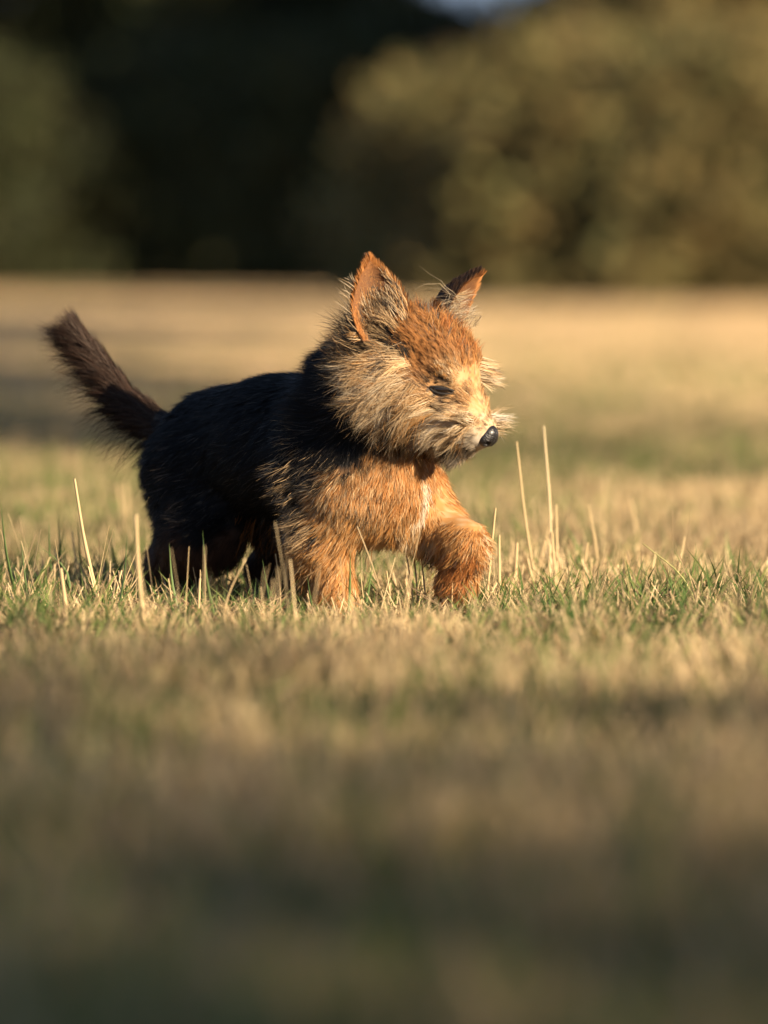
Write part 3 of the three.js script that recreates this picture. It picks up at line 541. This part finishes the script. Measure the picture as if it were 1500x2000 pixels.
// ------------------------------------------------------------------ the grass
const grassMat = new THREE.MeshPhysicalMaterial({ vertexColors: true, roughness: 0.7, transmission: 0.3, thickness: 0, specularIntensity: 0.35, side: THREE.DoubleSide });
const STRAW = [0.60, 0.465, 0.265], STRAW2 = [0.44, 0.33, 0.185], DEAD = [0.22, 0.145, 0.075], GREEN = [0.075, 0.13, 0.032], GREEN2 = [0.17, 0.21, 0.06];
function blade(out, base, dir, len, width, bend, col, segs, stem, r) {
  const a = r() * 6.283, side = V(Math.cos(a), 0, Math.sin(a)), p = base.clone(), d = dir.clone().normalize(), lean = V(d.x, 0, d.z); if (lean.lengthSq() < 1e-6) lean.set(Math.cos(a + 1.5), 0, Math.sin(a + 1.5)); lean.normalize();
  side.addScaledVector(d, -side.dot(d)).normalize(); const s = out.p.length / 3;
  const fwd = V().crossVectors(side, d).normalize();
  for (let k = 0; k <= segs; k++) {
    const t = k / segs, hw = 0.5 * width * (stem ? 1 - 0.6 * t : k === segs ? 0.04 : Math.min(1, 0.75 + t) * (1 - 0.75 * t * t));
    for (const q of [-1, 0, 1]) { const cz = q ? 0 : (stem ? 0.55 : 0.25) * width * (stem ? 1 : 1 - t); out.p.push(p.x + side.x * hw * q + fwd.x * cz, p.y + side.y * hw * q + fwd.y * cz, p.z + side.z * hw * q + fwd.z * cz); out.c.push(...col); }
    if (k < segs) { d.addScaledVector(lean, bend / segs); d.y -= bend / segs * 0.45; d.normalize(); p.addScaledVector(d, len / segs); }
  }
  for (let k = 0; k < segs; k++) { const b = s + k * 3; for (const q of [0, 1]) out.i.push(b + q, b + q + 3, b + q + 1, b + q + 1, b + q + 3, b + q + 4); }
}
function tuftGeo(seed, n, rad, spec) {
  const r = rng(seed), out = { p: [], c: [], i: [] };
  for (let k = 0; k < n; k++) {
    const a = r() * 6.283, q = rad * Math.sqrt(r()), s = spec(r), tilt = s.tilt * (0.2 + r()), b = r() * 6.283;
    const v = 0.75 + 0.5 * r();
    blade(out, V(q * Math.cos(a), s.y ?? -0.004, q * Math.sin(a)), V(Math.cos(b) * tilt, 1, Math.sin(b) * tilt), s.len * (0.5 + 0.8 * r()), s.w * (0.7 + 0.6 * r()), s.bend * (0.3 + r()), s.col.map(x => x * v), s.segs ?? 3, s.stem, r);
  }
  return geo(out.p, out.i, { color: out.c });
}
const strawSpec = r => r() < 0.55 ? { len: 0.056, w: 0.0022, tilt: 0.42, bend: 0.35, col: r() < 0.5 ? STRAW : STRAW2, stem: true, segs: 2 } : { len: 0.058, w: 0.0028, tilt: 0.6, bend: 0.8, col: r() < 0.6 ? STRAW2 : DEAD, segs: 3 };
const greenSpec = r => ({ len: 0.072, w: 0.0030, tilt: 0.42, bend: 0.7, col: r() < 0.6 ? GREEN : r() < 0.6 ? GREEN2 : STRAW2, segs: 4 });
const thatchSpec = r => ({ len: 0.06, w: 0.0022, tilt: 3.5, bend: 0.4, y: 0.004 + 0.014 * r(), col: r() < 0.5 ? DEAD : STRAW2, stem: r() < 0.5, segs: 2 });
const tallSpec = r => ({ len: 0.11, w: 0.0018, tilt: 0.22, bend: 0.15, col: r() < 0.7 ? STRAW : STRAW2, stem: true, segs: 3 });
const FAR_STRAW = [0.72, 0.545, 0.315], FAR_STRAW2 = [0.60, 0.45, 0.26];       // paler straw farther out, colour raised to brighten the far meadow
const far = f => r => { const s = f(r); if (s.col === STRAW) s.col = FAR_STRAW; else if (s.col === STRAW2 || s.col === DEAD) s.col = FAR_STRAW2; s.w *= 3.2; s.len *= 0.98; s.segs = 2; return s; };
const kinds = {
  straw: [0, 1, 2, 3].map(k => tuftGeo(100 + k, 16, 0.035, strawSpec)), green: [0, 1, 2].map(k => tuftGeo(110 + k, 14, 0.03, greenSpec)),
  thatch: [0, 1].map(k => tuftGeo(120 + k, 18, 0.045, thatchSpec)), tall: [0, 1, 2].map(k => tuftGeo(130 + k, 3, 0.03, tallSpec)),
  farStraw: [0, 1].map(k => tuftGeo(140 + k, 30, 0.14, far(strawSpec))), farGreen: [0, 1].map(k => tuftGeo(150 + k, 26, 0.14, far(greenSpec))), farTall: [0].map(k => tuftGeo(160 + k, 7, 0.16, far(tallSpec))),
};
const put = Object.fromEntries(Object.entries(kinds).map(([k, g]) => [k, g.map(() => [])]));
{
  const r = rng(77), e = new THREE.Euler(), q = new THREE.Quaternion(), sc = V();
  const greenness = (x, z) => clamp(0.42 + 0.75 * fbm(x * 0.9, 3, z * 0.45) + 0.35 * N3(x * 4, 1, z * 3) + (z > -4 ? -0.22 * x : 0) + 0.22 * smooth(-0.8, -2, z) * smooth(-7, -4, z));
  const addOne = (kind, x, z, s, tint, flat = 1) => { const list = put[kind], i = Math.floor(r() * list.length); e.set((r() - 0.5) * 0.25, r() * 6.283, (r() - 0.5) * 0.25); q.setFromEuler(e); sc.set(s, s * flat * (0.75 + 0.5 * r()), s); list[i].push([new THREE.Matrix4().compose(V(x, 0, z), q, sc), tint]); };
  const bands = [[2.6, 5, 900, 1.3], [5, 9.5, 1150, 1.3], [9.5, 16, 620, 1.7]];
  for (const [d0, d1, n, m] of bands) {
    const w1 = 0.0675 * d1 + m, area = (d1 - d0) * 2 * w1;
    for (let i = 0; i < area * n; i++) {
      const d = d0 + (d1 - d0) * r(), w = 0.0675 * d + m, x = (r() * 2 - 1) * w1; if (Math.abs(x) > w) continue;
      const z = CAM_Z - d, g = greenness(x, z), h = (0.85 + 0.35 * N3(x * 2.2, 8, z * 2.2)) * (d < 6 ? 1.3 : 1), t = 0.8 + 0.4 * r() + 0.25 * N3(x * 1.3, 20, z * 1.3), u = r();
      if (u < 0.2) addOne('thatch', x, z, 1, t); else if (u < 0.2 + 0.62 * g) addOne('green', x, z, h * (0.8 + 0.4 * r()), t); else if (u < 0.975) addOne('straw', x, z, h * (0.8 + 0.4 * r()), t); else addOne('tall', x, z, 0.7 + 0.45 * r(), t);
    }
  }
  for (const [d0, d1, n, m] of [[15.5, 30, 75, 2.2], [30, 60, 34, 3], [60, 110, 18, 4]]) {
    const w1 = 0.0675 * d1 + m, area = (d1 - d0) * 2 * w1, s0 = d0 > 50 ? 1.35 : d0 > 25 ? 1.2 : 1;
    for (let i = 0; i < area * n; i++) {
      const d = d0 + (d1 - d0) * r(), w = 0.0675 * d + m, x = (r() * 2 - 1) * w1; if (Math.abs(x) > w) continue;
      const z = CAM_Z - d, g = greenness(x * 0.5, z * 0.4) * (d > 28 ? 0.22 : 0.55), t = 0.85 + 0.4 * r() + 0.3 * N3(x * 0.5, 20, z * 0.3), u = r(), s = s0 * (0.8 + 0.4 * r());
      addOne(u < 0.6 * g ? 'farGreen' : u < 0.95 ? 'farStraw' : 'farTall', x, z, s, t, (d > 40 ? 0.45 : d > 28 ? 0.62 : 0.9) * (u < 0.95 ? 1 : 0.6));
    }
  }
  const say = { straw: ['straw_stubble', 'short pale straw stubble covering the meadow around the dog'], green: ['green_grass', 'fresh green grass blades growing among the straw'], thatch: ['straw_thatch', 'matted dead grass lying between the stubble'], tall: ['dry_stems', 'scattered upright dry stems above the stubble'], farStraw: ['far_straw', 'golden dry grass of the meadow behind the dog'], farGreen: ['far_green_grass', 'green grass patches of the meadow behind the dog'], farTall: ['far_dry_stems', 'taller dry stems of the meadow behind the dog'] };
  const c = new THREE.Color();
  for (const k in put) put[k].forEach((list, i) => {
    if (!list.length) return;
    const m = new THREE.InstancedMesh(kinds[k][i], grassMat, list.length); m.name = numbered(say[k][0]);
    list.forEach(([mat, t], j) => { m.setMatrixAt(j, mat); m.setColorAt(j, c.setRGB(t, t, t)); });
    tag(m, say[k][1], 'grass', 'grass of the meadow', 'stuff'); scene.add(shade(m));
  });
}

// ------------------------------------------------------------------ single stalks and blades that stand out round the dog
const stalkMats = {};
function stalk(kind, X1, Y1, X0, Y0, w, label, group, curve = 0) {
  const base = groundAt(X0, Y0), d = CAM_Z - base.z, y = CAM_H - (Y1 - HORIZON) / FPX * d, x = (X1 - 750) / FPX * d, top = V(x, y, base.z);
  const up = top.clone().sub(base), mid = base.clone().lerp(top, 0.5).add(V(curve, Math.abs(curve) * 0.6, 0)), pts = [V(0, -0.01, 0), mid.sub(base), up], cv = new THREE.CatmullRomCurve3(pts), n = 8, pos = [], idx = [], r = rng(X1 * 7 + Y1);
  const flat = kind === 'green', ph = r() * 6.28, S = flat ? 3 : 6;
  for (let k = 0; k <= n; k++) {
    const t = k / n, p = cv.getPoint(t), node = flat ? 1 : 1 + 0.25 * gauss(t, 0.45 + 0.2 * r(), 0.03), hw = 0.5 * w * (flat ? (1 - t * t) * Math.min(1, 0.6 + 2 * t) + 0.02 : (1 - 0.4 * t) * node);
    for (let j = 0; j < S; j++) { const a = ph + j / S * 6.2832; pos.push(p.x + Math.cos(a) * hw, p.y, p.z + Math.sin(a) * hw * (flat ? 0.35 : 1)); }
  }
  for (let k = 0; k < n; k++) for (let j = 0; j < S; j++) { const a = k * S + j, b = k * S + (j + 1) % S; idx.push(a, a + S, b, b, a + S, b + S); }
  for (let j = 1; j < S - 1; j++) idx.push(n * S, n * S + j + 1, n * S + j);
  const m = stalkMats[kind] ??= new THREE.MeshPhysicalMaterial({ color: new THREE.Color().setRGB(...({ straw: [0.58, 0.43, 0.22], pale: [0.66, 0.52, 0.30], green: [0.13, 0.22, 0.045], yellow: [0.36, 0.34, 0.12], brown: [0.13, 0.085, 0.05] })[kind]), roughness: 0.65, transmission: flat ? 0.35 : 0.15, thickness: 0, side: THREE.DoubleSide });
  const o = new THREE.Mesh(geo(pos, idx), m); o.name = numbered(flat ? 'grass_blade' : kind === 'brown' ? 'dead_stem' : 'dry_stalk'); o.position.copy(base);
  tag(o, label, flat ? 'grass blade' : 'stalk', group); scene.add(shade(o));
}
stalk('pale', 1062, 832, 1076, 1185, 0.0045, 'tallest pale dry stalk ahead of the dog, rising to nose height', null, 0.004);
stalk('straw', 1009, 862, 1058, 1190, 0.0042, 'tall leaning dry stalk just ahead of the dog nose', null, -0.004);
const ahead = 'dry straw stalk standing in the grass ahead of the dog', beside = 'dry straw stalk standing behind the dog below its tail', under = 'dry straw stalk standing in front of the dog legs';
for (const [a, b, c, d, w, q] of [[968, 992, 946, 1215, 0.004, 0], [1080, 1000, 1036, 1175, 0.004, 0], [1086, 985, 1084, 1188, 0.005, 0.002], [1078, 1040, 1090, 1192, 0.0055, 0], [1068, 1050, 1098, 1186, 0.005, 0.003], [1074, 1070, 1070, 1190, 0.006, 0], [1150, 985, 1172, 1178, 0.004, 0.003], [1180, 935, 1174, 1105, 0.006, 0], [1230, 970, 1258, 1125, 0.006, 0], [1378, 1078, 1348, 1190, 0.003, 0], [975, 1045, 976, 1210, 0.005, 0], [1010, 1060, 1004, 1200, 0.006, 0], [1148, 1060, 1132, 1190, 0.005, 0], [1030, 1090, 1055, 1195, 0.005, 0], [1362, 1135, 1345, 1200, 0.003, 0], [1112, 1105, 1120, 1192, 0.005, 0]])
  stalk('straw', a, b, c, d, w, ahead, 'stalks ahead of the dog', q);
stalk('yellow', 1256, 1062, 1378, 1222, 0.0035, 'arching yellow green stem bent over the grass ahead of the dog', null, 0.012);
stalk('brown', 962, 1150, 1060, 1198, 0.003, 'dark dead stem lying across the straw by the raised paw', null, 0);
for (const [a, b, c, d, w, q] of [[145, 935, 210, 1225, 0.0055, -0.006], [230, 945, 242, 1090, 0.007, 0.003], [246, 940, 250, 1085, 0.006, 0], [265, 1005, 292, 1280, 0.006, -0.004], [140, 1038, 158, 1190, 0.003, 0], [118, 1110, 135, 1250, 0.006, 0]])
  stalk('straw', a, b, c, d, w, beside, 'stalks behind the dog', q);
for (const [a, b, c, d, w, q] of [[480, 1092, 434, 1262, 0.0035, -0.008], [570, 1062, 561, 1225, 0.0032, 0.002], [560, 1058, 556, 1222, 0.0028, 0], [538, 1082, 546, 1225, 0.003, 0.003], [785, 1040, 812, 1225, 0.0035, 0.002], [802, 1045, 818, 1222, 0.0035, 0.002], [818, 1048, 838, 1222, 0.0035, 0], [755, 1115, 770, 1225, 0.004, 0], [704, 1120, 716, 1230, 0.003, 0], [884, 1120, 882, 1230, 0.004, 0], [932, 1120, 905, 1225, 0.003, 0.004], [390, 1130, 385, 1240, 0.006, 0], [328, 1130, 345, 1240, 0.004, 0]])
  stalk('straw', a, b, c, d, w * 0.72, under, 'stalks in front of the dog', q);
for (const [a, b, c, d, q] of [[330, 1060, 362, 1240, -0.006], [395, 1035, 432, 1245, -0.006], [684, 1075, 676, 1235, 0.002], [727, 1100, 700, 1230, 0.003], [600, 1125, 628, 1235, -0.004], [512, 1092, 535, 1230, 0], [500, 1130, 488, 1245, 0]])
  stalk('green', a, b, c, d, 0.0045, 'fresh green grass blade in front of the dog body', 'green blades in front of the dog', q);
for (const [a, b, c, d, q] of [[95, 1010, 118, 1200, -0.006], [112, 992, 122, 1190, 0], [0, 975, 52, 1220, -0.008], [150, 1005, 162, 1195, 0], [248, 1040, 215, 1240, 0.006], [40, 1060, 60, 1230, 0], [68, 1060, 130, 1215, 0.02]])
  stalk('green', a, b, c, d, 0.0045, 'fresh green grass blade behind the dog below its tail', 'green blades behind the dog', q);
for (const [a, b, c, d, q] of [[1222, 1088, 1278, 1225, -0.008], [1420, 1030, 1450, 1140, -0.01], [1187, 1095, 1184, 1210, 0], [1172, 1105, 1150, 1205, 0.006]])
  stalk('green', a, b, c, d, 0.0045, 'fresh green grass blade in the straw ahead of the dog', 'green blades ahead of the dog', q);

renderer.render(scene, camera);
